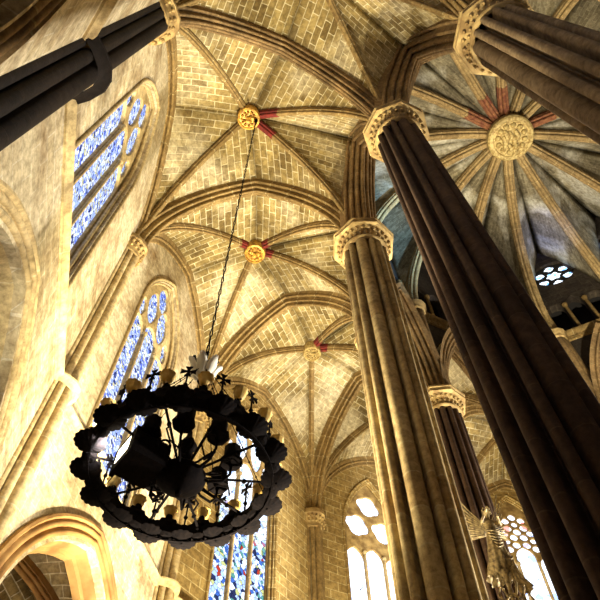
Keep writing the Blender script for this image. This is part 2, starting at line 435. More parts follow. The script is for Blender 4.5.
# ------------------------------------------------------------------ outer walls
FP = multi_profile(.16, .14, 3)
def offset_path(loop, mw, z=0): return [mw @ V((x, y, z)) for x, y in loop]
ZSTR = 9.52
WIN = {1: (.12, 'glassblue'), 0: (.28, 'glassblue'), -1: (.35, 'glassblue'), -2: (.22, 'glassfig'), -3: (.38, 'glasswhite'), -4: (.1, 'glassdots'), -5: (.1, 'glasswhite'), -6: (0, 'glassblue'), 2: (0, 'glassblue')}
def quatre(cx, cy, r, lob=4, rot=0, n=32, depth=.28):
    return [(cx + r * (1 - depth + depth * abs(cos(lob / 2 * (t - rot)))) * cos(t), cy + r * (1 - depth + depth * abs(cos(lob / 2 * (t - rot)))) * sin(t)) for t in [2 * pi * i / n for i in range(n)]]
def lozenge(cx, cy, w, h, n=16):
    return [(cx + w * cos(t) * (1 - .15 * sin(2 * t) ** 2), cy + h * sin(t)) for t in [2 * pi * i / n for i in range(n)]]
wn = 0
HW = .98
for k in range(-6, 3):
    mw, L = frame(R_(k), R_(k + 1))
    side = 'left' if k >= 0 else ('back' if k >= -3 else 'right')
    cx, gm = WIN[k]; HW = .86 if k == 1 else .98
    zt = {1: 14.3, 0: 13.9, -1: 14.3}.get(k, 14.6); zap = {1: 17.0, 0: 16.3, -1: 16.5}.get(k, 16.9)
    if k == -4: zt, zap = 15.3, 17.35
    outer = [(-L / 2, 0), (L / 2, 0), (L / 2, ZC)]
    ha = half_arch(L / 2, ZF - ZC, 14)
    outer += [(L / 2 - x, ZC + z) for x, z in ha[1:]] + [(-L / 2 + x, ZC + z) for x, z in reversed(ha[1:-1])] + [(-L / 2, ZC)]
    wl = arch_loop(cx, HW, ZSTR + .1, zt, zap)
    loops = [outer, wl]
    chap = k >= -1
    if chap: 
        cl = arch_loop(.12, 1.7, .02, 5.9 + (0 if k != -1 else .1), 8.15 + (.0 if k != -1 else .25)); loops.append(cl)
    me = plate(loops, 0, .5)
    w = link('wall_' + side, me, M['wall'] if k >= -1 else M['wallfar'], mw=mw); tag(w, kind='structure')
    # wall rib under the vault
    P, Q = R_(k, ZC), R_(k + 1, ZC)
    mb = MB(); sweep(mb, FP, full_arch(P, Q, ZF - ZC, 16), (Q - P).cross(V((0, 0, 1))))
    o = mb.build('trim_%d' % (k + 7), M['rib'], None, 35); tag(o, kind='structure')
    # string course, following under the sill
    sp = [(0, -.12), (-.03, -.12), (-.05, -.06), (-.08, -.04), (-.11, 0), (-.10, .03), (-.03, .07), (.0, .09)]
    rows = [[mw @ V((x, ZSTR + b, a)) for a, b in sp] for x in (-L / 2, -L / 6, L / 6, L / 2)]
    mb = MB(); mb.grid(rows, [[(x, i * .1) for i in range(len(sp))] for x in (-L / 2, -L / 6, L / 6, L / 2)])
    o = mb.build('trim_%d' % (k + 17), M['shaft'], None, 40); tag(o, kind='structure')
    # window
    wn += 1
    wnames = {1: 'window over the camera', 0: 'tall blue stained glass window high on the left wall', -1: 'narrow blue stained glass window left of the chandelier', -2: 'tall window behind the right side of the chandelier, red and blue figures below',
              -3: 'white glowing lancet window left of the second pier'}
    we = empty('window_%d' % wn, (0, 0, 0), kind='structure'); we.matrix_world = mw
    inn = arch_loop(cx, HW + .05, ZSTR + .02, zt, zap + .07)
    tl = [inn]
    lw = (2 * HW - .16) / 3; ztop = zt - .05
    nl = 3
    for i in range(3):
        c = cx - HW + .04 + lw / 2 + i * (lw + .04)
        dz = .35 if i == 1 else 0
        tl.append(arch_loop(c, lw / 2 - .01, ZSTR + .12, (ztop - .55 + dz) if gm != 'glasswhite' else ztop - .75 + dz * .4, (ztop - .15 + dz) if gm != 'glasswhite' else ztop - .3 + dz * .3, 6))
    h = zap - zt
    if gm == 'glassdots':
        for (x, y, r) in [(.30 * cos(q) + ox, .30 * sin(q) + oy, .125) for ox, oy in ((0, 1.05), (-.42, .38), (.42, .38)) for q in (.5, 1.55, 2.6, 3.65, 4.7, 5.75)] + [(0, 1.05, .1), (-.42, .38, .1), (.42, .38, .1)]: tl.append(quatre(cx + x, zt + y, r, 4, 0, 16, .05))
    elif gm == 'glasswhite':
        for (x, y, r) in [(0, h * .60, .40), (-.44, h * .22, .40), (.46, h * .22, .40)]: tl.append(quatre(cx + x, zt + y, r, 4, .3, 32, .2))
    else:
        tl += [lozenge(cx - .30, zt + h * .33, .25, h * .28), lozenge(cx + .30, zt + h * .33, .25, h * .28), lozenge(cx, zt + h * .70, .25, h * .22), lozenge(cx - .70, zt + h * .08, .13, h * .16), lozenge(cx + .70, zt + h * .08, .13, h * .16)]
    link('tracery', plate(tl, .16, .26, .02), M['cap'] if k < -1 else M['shaft'], we)
    link('glass_pane', plate([arch_loop(cx, HW + .04, ZSTR + .03, zt, zap + .05)], .22, .235), M[gm], we)
    fb = MB()
    for off, zz, r in ((.07, -.01, .04), (-.02, .09, .035)):
        lp = arch_loop(cx, HW + off, ZSTR + .1, zt, zap + off * 1.3)
        fb.tube([(x, y, zz) for x, y in lp], r, 8)
    fb.build('frame_moulding', M['shaft'] if k >= -1 else M['wallfar'], we, 60)
    mf = MB()
    for i in (1, 2):
        c = cx - HW + .02 + i * (lw + .04)
        mf.tube([(c, ZSTR + .12, .13), (c, ztop - .45, .13)], .03, 8)
        mf.lathe([(.035, -.0), (.06, .05), (.06, .1), (.02, .12)], (0, 0, 0), 8)
        n0 = len(mf.v) - 32
        mf.xf(Matrix.Translation((c, ztop - .5, .13)) @ Matrix.Rotation(-pi / 2, 4, 'X'), n0)
    mf.build('mullion', M['shaft'], we, 60)
    sb = MB(); sb.poly([(cx - HW, ZSTR + .1, -.02), (cx + HW, ZSTR + .1, -.02), (cx + HW, ZSTR + .2, .2), (cx - HW, ZSTR + .2, .2)])
    sb.build('sill', M['shaft'], we)
    # chapel
    if chap:
        ca = empty('chapel_arch', (0, 0, 0)); ca.matrix_world = mw
        tag(ca, {2: 'moulded chapel arch beyond the upper left corner', 1: 'dark chapel arch in the upper left corner', 0: 'broad pointed chapel arch on the bright wall at the left edge, dark red inside', -1: 'golden pointed chapel arch with a lit vault inside, lower left corner'}[k], 'arch', 'chapel arches')
        off = .12
        za = 8.15 + (.25 if k == -1 else 0); zs = 5.9 + (.1 if k == -1 else 0)
        lp = arch_loop(off, 1.7, .02, zs, za, 16)
        prof = [(-.0, .36), (-.06, .35), (-.07, .31), (-.03, .28)] + arc((-.02, .22), .045, 130, 290, 5) + [(.0, .16)] + arc((-.0, .10), .045, 150, 300, 5) + [(.03, .04), (.10, .02), (.16, -.03), (.3, -.05), (.33, -.1), (.45, -.12), (.45, 0)]
        pr = [(a, b) for a, b in prof]
        mb = MB(); rows = []; uvs = []
        path = [V((x, y, 0)) for x, y in lp]
        N = V((0, 0, 1)); Ln = 0
        for i, p in enumerate(path):
            d = (path[min(i + 1, len(path) - 1)] - path[max(i - 1, 0)]).normalized(); o_ = N.cross(d)
            if i in (0, len(path) - 1): o_ = V((-1 if i == 0 else 1, 0, 0))
            if o_.dot(p - V((off, zs - 1, 0))) < 0: o_ = -o_
            if i: Ln += (p - path[i - 1]).length
            rows.append([p + N * a + o_ * b for a, b in pr]); uvs.append([(Ln, j * .05) for j in range(len(pr))])
        mb.grid(rows, uvs); mb.build('moulding', M['arch'] if k == -1 else (M['ribdark'] if k == 1 else M['shaft']), ca, 35)
        # room behind
        D = 3.4; hwid = 2.1; T = mw
        def W(x, y, z): return mw @ V((x, y, z))
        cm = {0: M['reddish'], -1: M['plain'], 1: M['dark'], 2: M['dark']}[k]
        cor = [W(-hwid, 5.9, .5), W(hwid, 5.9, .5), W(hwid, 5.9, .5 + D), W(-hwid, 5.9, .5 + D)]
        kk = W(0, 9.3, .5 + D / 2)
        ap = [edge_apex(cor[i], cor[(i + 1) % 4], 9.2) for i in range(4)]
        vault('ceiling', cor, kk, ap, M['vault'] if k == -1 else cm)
        rb = MB()
        for q in cor: sweep(rb, rib_profile(.12, .2), rib_path(q, kk, 12), (kk - q).cross(V((0, 0, 1))))
        ro = rb.build('trim_%d' % (k + 30), M['arch'] if k == -1 else cm, None, 40); tag(ro, kind='structure')
        for a, b, nm in ((1, 2, 'wall_chapel_side'), (2, 3, 'wall_chapel_back'), (3, 0, 'wall_chapel_side')):
            A, B = cor[a], cor[b]
            q = MB(); q.poly([(A.x, A.y, 0), (B.x, B.y, 0), (B.x, B.y, 9.3), (A.x, A.y, 9.3)], [(0, 0), (3, 0), (3, 9.3), (0, 9.3)])
            o = q.build(nm, cm); tag(o, kind='structure')
            m_ = o.modifiers.new('s', 'SOLIDIFY'); m_.thickness = .1; m_.offset = 1

# ------------------------------------------------------------------ wall shafts (responds)
def ring_profile(r0): return [(r0 + .0, -.16), (r0 + .05, -.10), (r0 + .07, -.04), (r0 + .14, 0), (r0 + .15, .05), (r0 + .09, .09), (r0 + .02, .12)]
RN = {3: 'beyond the upper left corner, out of the way', 2: 'at the top left beyond the nearest bay', 1: 'dark and broad, slanting across the upper left corner', 0: 'between the two blue windows on the bright left wall', -1: 'behind the chandelier, its foot under the ring', -2: 'in the far corner between the figured window and the white window',
      -3: 'far, mostly hidden by the second pier', -4: 'far, seen between the piers', -5: 'far, behind the big dark pier', -6: 'farthest right behind the dark pier'}
for k in range(-6, 3):
    a = radians(A0 + SP * k); inw = V((-cos(a), -sin(a), 0)); tg = V((-sin(a), cos(a), 0))
    base = R_(k)
    e = empty('wall_shaft', base, 'stone wall shaft ' + RN[k], 'wall shaft', 'wall shafts of the ambulatory')
    m = M['shade'] if k == 1 else (M['shaft'] if k >= -1 else M['rib'])
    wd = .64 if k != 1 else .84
    cores = [(0, .30, .135), (-.21, .20, .10), (.21, .20, .10), (-.36, .08, .075), (.36, .08, .075)]
    b = MB()
    q = [(tg * x + inw * y) * wd for x, y in ((-.42, -.1), (-.42, .04), (-.30, .10), (-.22, .16), (-.1, .24), (.1, .24), (.22, .16), (.30, .10), (.42, .04), (.42, -.1))]
    b.grid([[p + V((0, 0, z)) for p in q] for z in (0, 7, ZC + .1)], [[(i * .1, z) for i in range(len(q))] for z in (0, 7, ZC + .1)])
    b.build('core', m, e)
    for x, y, r in cores:
        p = (tg * x + inw * y) * wd
        b = MB(); b.lathe([(r * wd, 0), (r * wd, 7), (r * wd, ZC - .4)], p, 12)
        b.build('shaft', m, e, 60)
    # string ring around the shafts
    for z, nm, s in ((ZSTR, 'shaft_ring', .8), (4.2, 'shaft_ring', .8)):
        b = MB(); rows = []; pr = [(.0, -.10), (.06, -.06), (.12, -.02), (.22, 0), (.24, .03), (.1, .06), (0, .08)]
        out = [(-.50, -.05), (-.46, .14), (-.34, .28), (-.16, .42), (.0, .46), (.16, .42), (.34, .28), (.46, .14), (.50, -.05)]
        for dr, dz in pr:
            rows.append([(tg * x * (1 + dr) + inw * (y * (1 + dr) + dr * .3)) * wd * .93 + V((0, 0, z + dz)) for x, y in out])
        b.grid(rows); b.build(nm, m, e, 40)
    b = MB(); rows = []
    pr = [(-.06, -.50), (.0, -.46), (-.02, -.42), (.02, -.3), (.10, -.14), (.20, -.08), (.26, -.06), (.27, .06), (.22, .10), (-.5, .11)]
    for dr, dz in pr:
        rows.append([(tg * x * (1 + dr) + inw * (y * (1 + dr) + dr * .25)) * wd * .95 + V((0, 0, ZC + dz)) for x, y in out])
    b.grid(rows); b.build('capital', M['cap'], e, 40)
    b = MB()
    for i in range(9):
        t = -1.35 + 2.7 * i / 8
        p = (tg * sin(t) * .50 + inw * (cos(t) * .48 - .02)) * wd
        for zz, s in ((-.32, .032), (-.17, .042)): b.sphere(p * (1 + (zz + .32) * .6) + V((0, 0, ZC + zz)), s, 6, (1, 1, 1.3))
    b.build('foliage', M['cap'], e, 60)

# ------------------------------------------------------------------ piers
ROLLS = [(-40, .058), (-13.5, .058), (13.5, .058), (40, .058), (73, .118), (105, .055), (128, .075), (154, .055), (180, .078), (206, .055), (232, .075), (255, .055), (287, .118)]
def pier_section(R):
    """angle 0 looks to the ambulatory: four slim rolls there, a fat roll on each flank, smaller ones towards the choir"""
    pts = []; k = R / .46; n = len(ROLLS)
    for i, (a, r) in enumerate(ROLLS):
        r *= k; ang = radians(a); rc = R - r
        for j in range(9):
            t = ang + radians(-118 + 236 * j / 8); pts.append((rc * cos(ang) + r * cos(t), rc * sin(ang) + r * sin(t)))
        b, rb = ROLLS[(i + 1) % n]; b = b + (360 if b < a else 0)
        wa, wb = r, rb * k; h = radians(a + (b - a) * wa / (wa + wb)); g = R * .62
        pts.append((g * cos(h - .03), g * sin(h - .03))); pts.append((g * cos(h + .03), g * sin(h + .03)))
    return pts
PN = {3: ('out beyond the upper right corner', .6), 2: ('heavy dark clustered pier crossing the upper right corner', .57), 1: ('big dark brown clustered pier running from the middle top to the lower right corner', .44), 0: ('pale golden clustered pier just right of centre with bright left side', .47),
      -1: ('clustered pier hidden behind the pale golden pier', .45), -2: ('slender dark pier between the two main piers, capital showing', .45), -3: ('far pier behind the big dark pier', .45), -4: ('far pier behind the big dark pier, second from the slender one', .45), -5: ('far pier on the other side of the choir', .45), -6: ('farthest pier on the other side of the choir', .45)}
for k in KW:
    R = PN[k][1]; p = C_(k); lab = PN[k][0]
    e = empty('column', p, ('stone pier ' + lab) if k == 3 else lab, 'column', 'piers around the choir')
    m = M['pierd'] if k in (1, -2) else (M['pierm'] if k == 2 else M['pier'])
    sec = pier_section(R); n = len(sec)
    per = [0]
    for i in range(1, n + 1): per.append(per[-1] + (V(sec[i % n]) - V(sec[i - 1])).length)
    rot = radians(A0 + SP * k)
    zs = [0.6, 4, 8, 11, ZC - .45]
    b = MB(); b.grid([[V((x * cos(rot) - y * sin(rot), x * sin(rot) + y * cos(rot), z)) for x, y in sec] for z in zs], [[(q + 4.5, z) for q in per] for z in zs], True)
    b.build('shaft', m, e, 50)
    b = MB(); b.lathe([(R * 1.5, 0), (R * 1.5, .3), (R * 1.3, .35), (R * 1.3, .5), (R * 1.15, .6), (R * .9, .66)], n=8); b.build('base', m, e)
    b = MB(); rr = R + .02
    b.lathe([(rr - .07, -.52), (rr + .0, -.5), (rr + .02, -.46), (rr - .04, -.42), (rr - .05, -.34), (rr + .05, -.18), (rr + .10, -.14), (rr + .02, -.13)], (0, 0, ZC), 32)
    b.build('capital', M['cap'], e, 30)
    b = MB(); b.lathe([(rr - .05, -.14), (rr + .15, -.13), (rr + .20, -.10), (rr + .20, -.03), (rr + .17, -.01), (rr + .22, .03), (rr + .22, .09), (rr + .14, .13), (.05, .14)], (0, 0, ZC), 8); b.xf(Matrix.Rotation(rot + pi / 8, 4, 'Z'))
    b.build('abacus', M['cap'], e, 30)
    b = MB()
    for i in range(28):
        a_ = 2 * pi * i / 28 + rot
        b.sphere((cos(a_) * (rr - .0), sin(a_) * (rr - .0), ZC - .30), .035, 6, (1, 1, 1.7))
        a_ += pi / 28; b.sphere((cos(a_) * (rr + .07), sin(a_) * (rr + .07), ZC - .2), .04, 6, (1, 1, 1.2))
    b.build('foliage', M['cap'], e, 60)

# ------------------------------------------------------------------ arcade arches and clerestory
AP = multi_profile(.46, .40, 7)
wr = 20
AN = {2: 'beyond the upper right pier', 1: 'between the big dark pier and the upper right pier', 0: 'between the pale golden pier and the big dark pier', -1: 'behind the pale golden pier', -2: 'right of the slender pier, dark', -3: 'behind the big dark pier', -4: 'under the gallery at the right edge', -5: 'beyond the right edge', -6: 'farthest round the choir'}
for k in BAYS:
    P, Q = C_(k, ZC), C_(k + 1, ZC)
    mid = (P + Q) / 2
    mb = MB(); sweep(mb, AP, full_arch(P, Q, 18.85 - ZC, 18), (Q - P).cross(V((0, 0, 1)))); mb.xf(Matrix.Translation(-mid))
    o = mb.build('arcade_arch', M['ribdark'], None, 35); o.location = mid
    tag(o, 'deeply moulded pointed arcade arch ' + AN[k], 'arch', 'arcade arches of the choir')
    mw, L = frame(C_(k), C_(k + 1))
    hl = L / 2
    low = half_arch(hl, 18.80 - ZC, 12)
    hi = half_arch(hl, ZL - ZS2, 14)
    outer = [(-hl, ZC)] + [(-hl + x, ZC + z) for x, z in low[1:]] + [(hl - x, ZC + z) for x, z in reversed(low[1:-1])] + [(hl, ZC)]
    outer += [(hl, ZS2)] + [(hl - x, ZS2 + z) for x, z in hi[1:]] + [(-hl + x, ZS2 + z) for x, z in reversed(hi[1:-1])] + [(-hl, ZS2)]
    rose = [(.001 if False else .76 * cos(t), 23.25 + .76 * sin(t)) for t in [2 * pi * i / 28 for i in range(28)]]
    lp = [outer, rose] if k in (-5, -6, 1, 2) else [outer]
    gw = (2 * hl - .5) / 3
    for i in range(3):
        c = -hl + .25 + gw * (i + .5)
        lp.append(arch_loop(c, gw / 2 - .06, 19.6, 21.0, 21.5 if i == 1 else 21.3, 6))
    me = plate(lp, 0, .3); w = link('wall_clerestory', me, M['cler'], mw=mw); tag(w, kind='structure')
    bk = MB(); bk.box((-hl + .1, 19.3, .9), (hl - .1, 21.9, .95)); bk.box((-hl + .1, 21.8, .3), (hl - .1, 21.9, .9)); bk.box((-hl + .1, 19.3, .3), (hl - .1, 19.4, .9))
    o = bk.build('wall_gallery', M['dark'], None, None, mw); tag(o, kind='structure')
    # rose
    if k in (-5, -6, 1, 2): wn += 1
    we = empty('window_%d' % wn, kind='structure') if k in (-5, -6, 1, 2) else None
    if we: we.matrix_world = mw
    rl = [[(.79 * cos(t), 23.25 + .79 * sin(t)) for t in [2 * pi * i / 28 for i in range(28)]]]
    for i in range(6):
        t = pi / 6 + pi / 3 * i; rl.append(quatre(.53 * cos(t), 23.25 + .53 * sin(t), .2, 4, t, 16, .2))
    rl.append(quatre(0, 23.25, .30, 6, 0, 30, .35))
    if we:
        link('tracery', plate(rl, .12, .2), M['dark'], we)
        link('glass_pane', plate([rl[0]], .17, .18), M['glassrose'], we)
    # gallery colonnettes and the frieze under them
    for i in range(4):
        c = -hl + .25 + gw * i
        if abs(c) > hl - .1: continue
        b = MB(); b.tube([(0, 0, 19.5), (0, 0, 20.95)], .055, 8)
        n0 = 0
        b.lathe([(.05, 20.9), (.10, 21.02), (.10, 21.08), (.03, 21.09)], n=8); b.lathe([(.1, 19.5), (.1, 19.58), (.055, 19.64)], n=8)
        o = b.build('colonnette', M['rib'], None, 50); o.location = mw @ V((c, 0, -.02))
        tag(o, '%s colonnette of the gallery %s' % (['leftmost', 'second', 'third', 'rightmost'][3 - i], AN[k]), 'colonnette', 'gallery colonnettes')
    fr = MB(); sp = [(0, -.32), (-.06, -.30), (-.06, -.12), (-.14, -.08), (-.18, -.02), (-.18, .06), (-.05, .1), (0, .1)]
    fr.grid([[V((x, 19.42 + b_, a_)) for a_, b_ in sp] for x in (-hl, 0, hl)], [[(x, j * .1) for j in range(len(sp))] for x in (-hl, 0, hl)])
    for i in range(12):
        fr.sphere((-hl + (i + .5) * 2 * hl / 12, 19.22, -.07), .06, 6, (1.3, .9, .5))
    o = fr.build('trim_%d' % (k + 47), M['rib'], None, 40, mw); tag(o, kind='structure')
# choir shafts rising from the capitals and apse ribs
APR = []
RP2 = rib_profile(.165, .30)
for k in range(-9, 5):
    q = pol(RI - .08, k, ZS2) if k != 2 else C_(2, ZS2)
    path = rib_path(q, KEYA, 20)
    N = (KEYA - q).cross(V((0, 0, 1)))
    mb = MB(); sweep(mb, RP2, path[:-1] + [path[-1].lerp(path[-2], .5)], N); r = mb.build('rib', M['ribfar'], None, 40); APR.append(r)
    d = (path[-2] - path[-1]).normalized()
    if k in (-8, 3, 1, 2):
        mb = MB(); sweep(mb, [(a * 1.08, b * 1.06 - .01) for a, b in RP2], path[-5:-1], N); tag(mb.build('painted_end', M['redo'], r, 40), 'faded orange-red painted rib end')
wb = MB()
for k in range(-9, 5):
    P = pol(RI, k, ZS2) if k != 2 else C_(2, ZS2); Q = pol(RI, k + 1, ZS2) if k != 1 else C_(2, ZS2)
    ap = edge_apex(P, Q, ZL)
    for a_, off in ((P, 0), (Q, .3)):
        web(wb, rib_path(a_, ap, NSEG), rib_path(a_, KEYA, NSEG), off, .05)
o = wb.build('ceiling', M['apse'], None, 50); tag(o, kind='structure'); m_ = o.modifiers.new('s', 'SOLIDIFY'); m_.thickness = .1; m_.offset = 1
for r in APR: r.parent = o
for k in KW:
    a = radians(A0 + SP * k); inw = V((-cos(a), -sin(a), 0)); tg = V((-sin(a), cos(a), 0)); p = C_(k) + inw * .18
    e = empty('choir_shaft', p + V((0, 0, ZC)), 'thin shafts standing on the %s' % {3: 'pier outside the upper right corner', 2: 'heavy upper right pier', 1: 'big dark pier', 0: 'pale golden pier', -1: 'hidden pier behind the golden one', -2: 'slender dark pier', -3: 'nearest pier behind the big dark one', -4: 'second pier behind the big dark one', -5: 'far pier across the choir', -6: 'farthest pier across the choir'}[k], 'wall shaft', 'choir shafts above the pier capitals')
    for x, y, r in ((0, .14, .11), (-.17, .04, .085), (.17, .04, .085), (-.29, -.08, .06), (.29, -.08, .06)):
        b = MB(); b.lathe([(r, 0), (r, ZS2 - ZC)], tg * x + inw * y, 10); b.build('shaft', M['ribdark'], e, 60)
    b = MB(); b.lathe([(.25, -.3), (.3, -.25), (.27, -.2), (.36, -.03), (.37, .05), (.3, .08)], V((0, 0, ZS2 - ZC)), 12); b.build('capital', M['cap'], e, 40)

# ------------------------------------------------------------------ chandelier
CP = V((-1.06, 4.084, 0)); ZR = 5.83
che = empty('chandelier', (CP.x, CP.y, ZR), 'large black wrought iron ring chandelier with scalloped pans and crosses, hanging at lower left', 'chandelier')
I = M['iron']
RR = .80; NP = 16
b = MB(); b.lathe([(RR - .035, -.05), (RR + .035, -.05), (RR + .03, .07), (RR - .02, .07), (RR - .035, -.05)], n=64); b.build('ring_band', I, che, 30)
b = MB()
for i in range(120):
    t = 2 * pi * i / 120; b.sphere((cos(t) * (RR + .0), sin(t) * (RR + .0), -.085), .013, 6)
b.lathe([(RR - .008, -.10), (RR + .008, -.10), (RR + .008, -.112), (RR - .008, -.112), (RR - .008, -.10)], n=64)
b.build('bead_fringe', I, che)
panme = None
def serr(n, amp): return lambda t, i: 1 + amp * abs(sin(n * t / 2))
for i in range(NP):
    t = 2 * pi * (i + .25) / NP
    c = V((cos(t) * RR, sin(t) * RR, -.06)); out = V((cos(t), sin(t), 0))
    if panme is None:
        b = MB(); b.lathe([(.01, -.04), (.05, -.035), (.10, -.015), (.128, .0), (.13, .012), (.11, .01), (.05, .0), (.01, .0)], n=56, mod=serr(14, .10))
        b.lathe([(.03, 0), (.03, .09), (.05, .11), (.05, .14), (.0, .14)], n=10)
        panme = b.mesh('drip_pan')
    o = link('drip_pan', panme, I, che, None, 40); o.location = c + out * .03
    # cross standing over each pan
    if i == 0 or True:
        if i == 0:
            b = MB(); b.tube([(0, 0, 0), (0, 0, .34)], .009, 6)
            b.sphere((0, 0, .12), .022, 8)
            cr = []
            for q in range(4):
                a = pi / 2 * q
                for dx, rr_ in ((-.35, .018), (-.42, .075), (0, .062), (.42, .075), (.35, .018)):
                    cr.append((rr_ * cos(a + dx), rr_ * sin(a + dx)))
            crm = plate([cr], -.007, .007)
            cb = bmesh.new(); cb.from_mesh(crm); cb.free()
            base = len(b.v)
            for pg in crm.polygons:
                b.poly([(crm.vertices[v].co.x, crm.vertices[v].co.z, crm.vertices[v].co.y + .31) for v in pg.vertices])
            crossme = b.mesh('cross')
        o = link('cross', crossme, I, che); o.location = c + V((0, 0, .12)); o.rotation_euler = (0, 0, t + pi / 2)
    # cresting leaf between pans
    t2 = t + pi / NP; c2 = V((cos(t2) * RR, sin(t2) * RR, .0)); 
    if i == 0:
        L = [(-.11, 0), (-.135, .045), (-.12, .09), (-.085, .10), (-.07, .135), (-.035, .14), (-.03, .175), (0, .20), (.03, .175), (.035, .14), (.07, .135), (.085, .10), (.12, .09), (.135, .045), (.11, 0), (.05, -.03), (-.05, -.03)]
        lm = plate([L], -.012, .012); lb = MB()
        for pg in lm.polygons: lb.poly([(lm.vertices[v].co.x, lm.vertices[v].co.z, lm.vertices[v].co.y) for v in pg.vertices])
        lb.sphere((0, 0, .08), .05, 8, (1, .8, 1)); lb.sphere((0, 0, -.05), .06, 10, (1.5, 1.2, .7))
        leafme = lb.mesh('cresting_leaf')
        gb = MB(); gb.lathe([(.02, 0), (.04, .02), (.05, .06), (.052, .09), (.065, .11), (.06, .115), (.04, .09), (.01, .02)], n=24, mod=serr(8, .14)); cupme = gb.mesh('cup')
    o = link('cresting_leaf', leafme, I, che); o.location = c2; o.rotation_euler = (0, 0, t2 + pi / 2)
    o = link('gilt_cup', cupme, M['amber'], che, None, 50); o.location = c2 * 1.0 + V((cos(t2) * .03, sin(t2) * .03, .17)); o['label'] = 'gilded fluted candle cup'
# hub
b = MB(); b.lathe([(.005, -.30), (.02, -.30), (.03, -.27), (.02, -.25), (.06, -.235), (.14, -.20), (.20, -.14), (.215, -.09), (.20, -.07), (.12, -.05), (.07, .0), (.06, .25), (.09, .30), (.06, .36), (.03, .42), (.02, .5), (.0, .5)], n=40, mod=lambda t, i: 1 + (.05 * abs(sin(8 * t)) if 5 < i < 10 else 0))
hub = b.build('hub', I, che, 40)
b = MB(); b.tube([(0, 0, .4), (0, 0, 1.62)], .014, 8); b.build('centre_rod', I, che, 60)
for i in range(10):
    t = 2 * pi * (i + .35) / 10; d = V((cos(t), sin(t), 0))
    b = MB(); b.tube([d * .12 + V((0, 0, -.07)), d * (RR - .02) + V((0, 0, 0))], .013, 6)
    b.sphere(d * .55 + V((0, 0, -.03)), .024, 6); b.sphere(d * .72 + V((0, 0, -.02)), .02, 6)
    b.build('spoke', I, che, 60)
# inner tier: scroll arms with cups
for i in range(8):
    t = 2 * pi * (i + .1) / 8; d = V((cos(t), sin(t), 0)); s = V((-sin(t), cos(t), 0))
    b = MB()
    pts = []
    for j in range(26):
        q = j / 25; ang = -pi * .9 + q * 3.1 * pi; r = .085 * (1 - .72 * q)
        pts.append(d * (.27 + r * cos(ang)) + s * (.04 + .02 * q) + V((0, 0, .02 + r * sin(ang) * 1.0)) + s * r * .7 * sin(ang))
    b.tube([d * .1 + V((0, 0, .0))] + pts, .011, 6)
    b.tube([d * .12 + V((0, 0, -.04)), d * .24 + V((0, 0, -.13)), d * .36 + V((0, 0, -.12)), d * .42 + V((0, 0, -.03)), d * .42 + V((0, 0, .10))], .013, 6)
    b.tube([d * .30 - s * .02 + V((0, 0, -.05)), d * .34 - s * .1 + V((0, 0, .0)), d * .44 - s * .13 + V((0, 0, .03)), d * .5 - s * .09 + V((0, 0, .0))], .009, 5)
    ar = b.build('scroll_arm', I, che, 60)
    b = MB(); zz = .10
    b.lathe([(.02, zz - .02), (.09, zz), (.10, zz + .03), (.085, zz + .03), (.055, zz + .03), (.07, zz + .06), (.072, zz + .20), (.05, zz + .21), (.0, zz + .21)], d * .42, 16, serr(8, .08)); b.build('candle_cup', I, ar, 40)
# stays
for i in range(8):
    t = 2 * pi * (i + .6) / 8; d = V((cos(t), sin(t), 0)); b = MB()
    P = d * (RR - .02) + V((0, 0, .06)); Q = d * .05 + V((0, 0, 1.5)); b.tube([P, Q], .0045, 5)
    for j in range(1, 9): b.sphere(P.lerp(Q, j / 9), .011, 6)
    b.build('stay', I, che)
# white leaf crown at the top of the rod
crn = empty('leaf_crown', (CP.x, CP.y, ZR + 1.42), 'bright white painted crown of leaves on the rod above the chandelier', 'ornament')
for i in range(7):
    t = 2 * pi * i / 7 + .2; d = V((cos(t), sin(t), 0)); s = V((-sin(t), cos(t), 0)); b = MB()
    pr = [(.03, -.10, .03), (.09, -.05, .055), (.14, .03, .06), (.16, .10, .045), (.20, .14, .012)]
    b.grid([[d * (r + .012 * abs(j) * 0) + s * (w * j / 2) + V((0, 0, z + .012 * j * j)) for j in (-2, -1, 0, 1, 2)] for r, z, w in pr])
    o = b.build('leaf', M['whitep'], crn, 80); mm = o.modifiers.new('s', 'SOLIDIFY'); mm.thickness = .012
b = MB(); b.lathe([(.01, -.16), (.045, -.12), (.03, -.09), (.05, .0), (.03, .12), (.05, .17), (.02, .24), (.03, .27), (.0, .28)], n=14); b.build('stem', I, crn, 40)
b = MB()
for i in range(5):
    t = 2 * pi * i / 5; d = V((cos(t), sin(t), 0)); b.tube([(0, 0, .12), d * .1 + V((0, 0, .17)), d * .14 + V((0, 0, .24))], [.012, .012, .02], 5)
b.build('finial', I, crn, 60)
# chain
ch = MB(); z = 0; ztop = 18.42 - (ZR + 1.66); i = 0; LK = .17
while z < ztop:
    pts = []
    for j in range(9):
        a = 2 * pi * j / 8
        x = .014 * cos(a); y = (LK * .56) * sin(a)
        pts.append((x, 0, z + LK / 2 + y) if i % 2 else (0, x, z + LK / 2 + y))
    ch.tube(pts, .009, 5, False); z += LK; i += 1
o = ch.build('chain', I, None, 60); o.location = (CP.x, CP.y, ZR + 1.66)
tag(o, 'long dark iron chain from the gilded keystone down to the chandelier', 'chain')
b = MB(); b.lathe([(.03, -.3), (.05, -.2), (.03, -.1), (.12, 0), (.12, .05), (0, .06)], n=10); b.tube([(-.3, .2, .1), (.05, -.02, -.02), (0, 0, -.2)], .03, 6)
o = b.build('hook', I, None, 50); o.location = (CP.x, CP.y, 18.45); tag(o, 'black iron hook at the edge of the gilded keystone', 'hook')
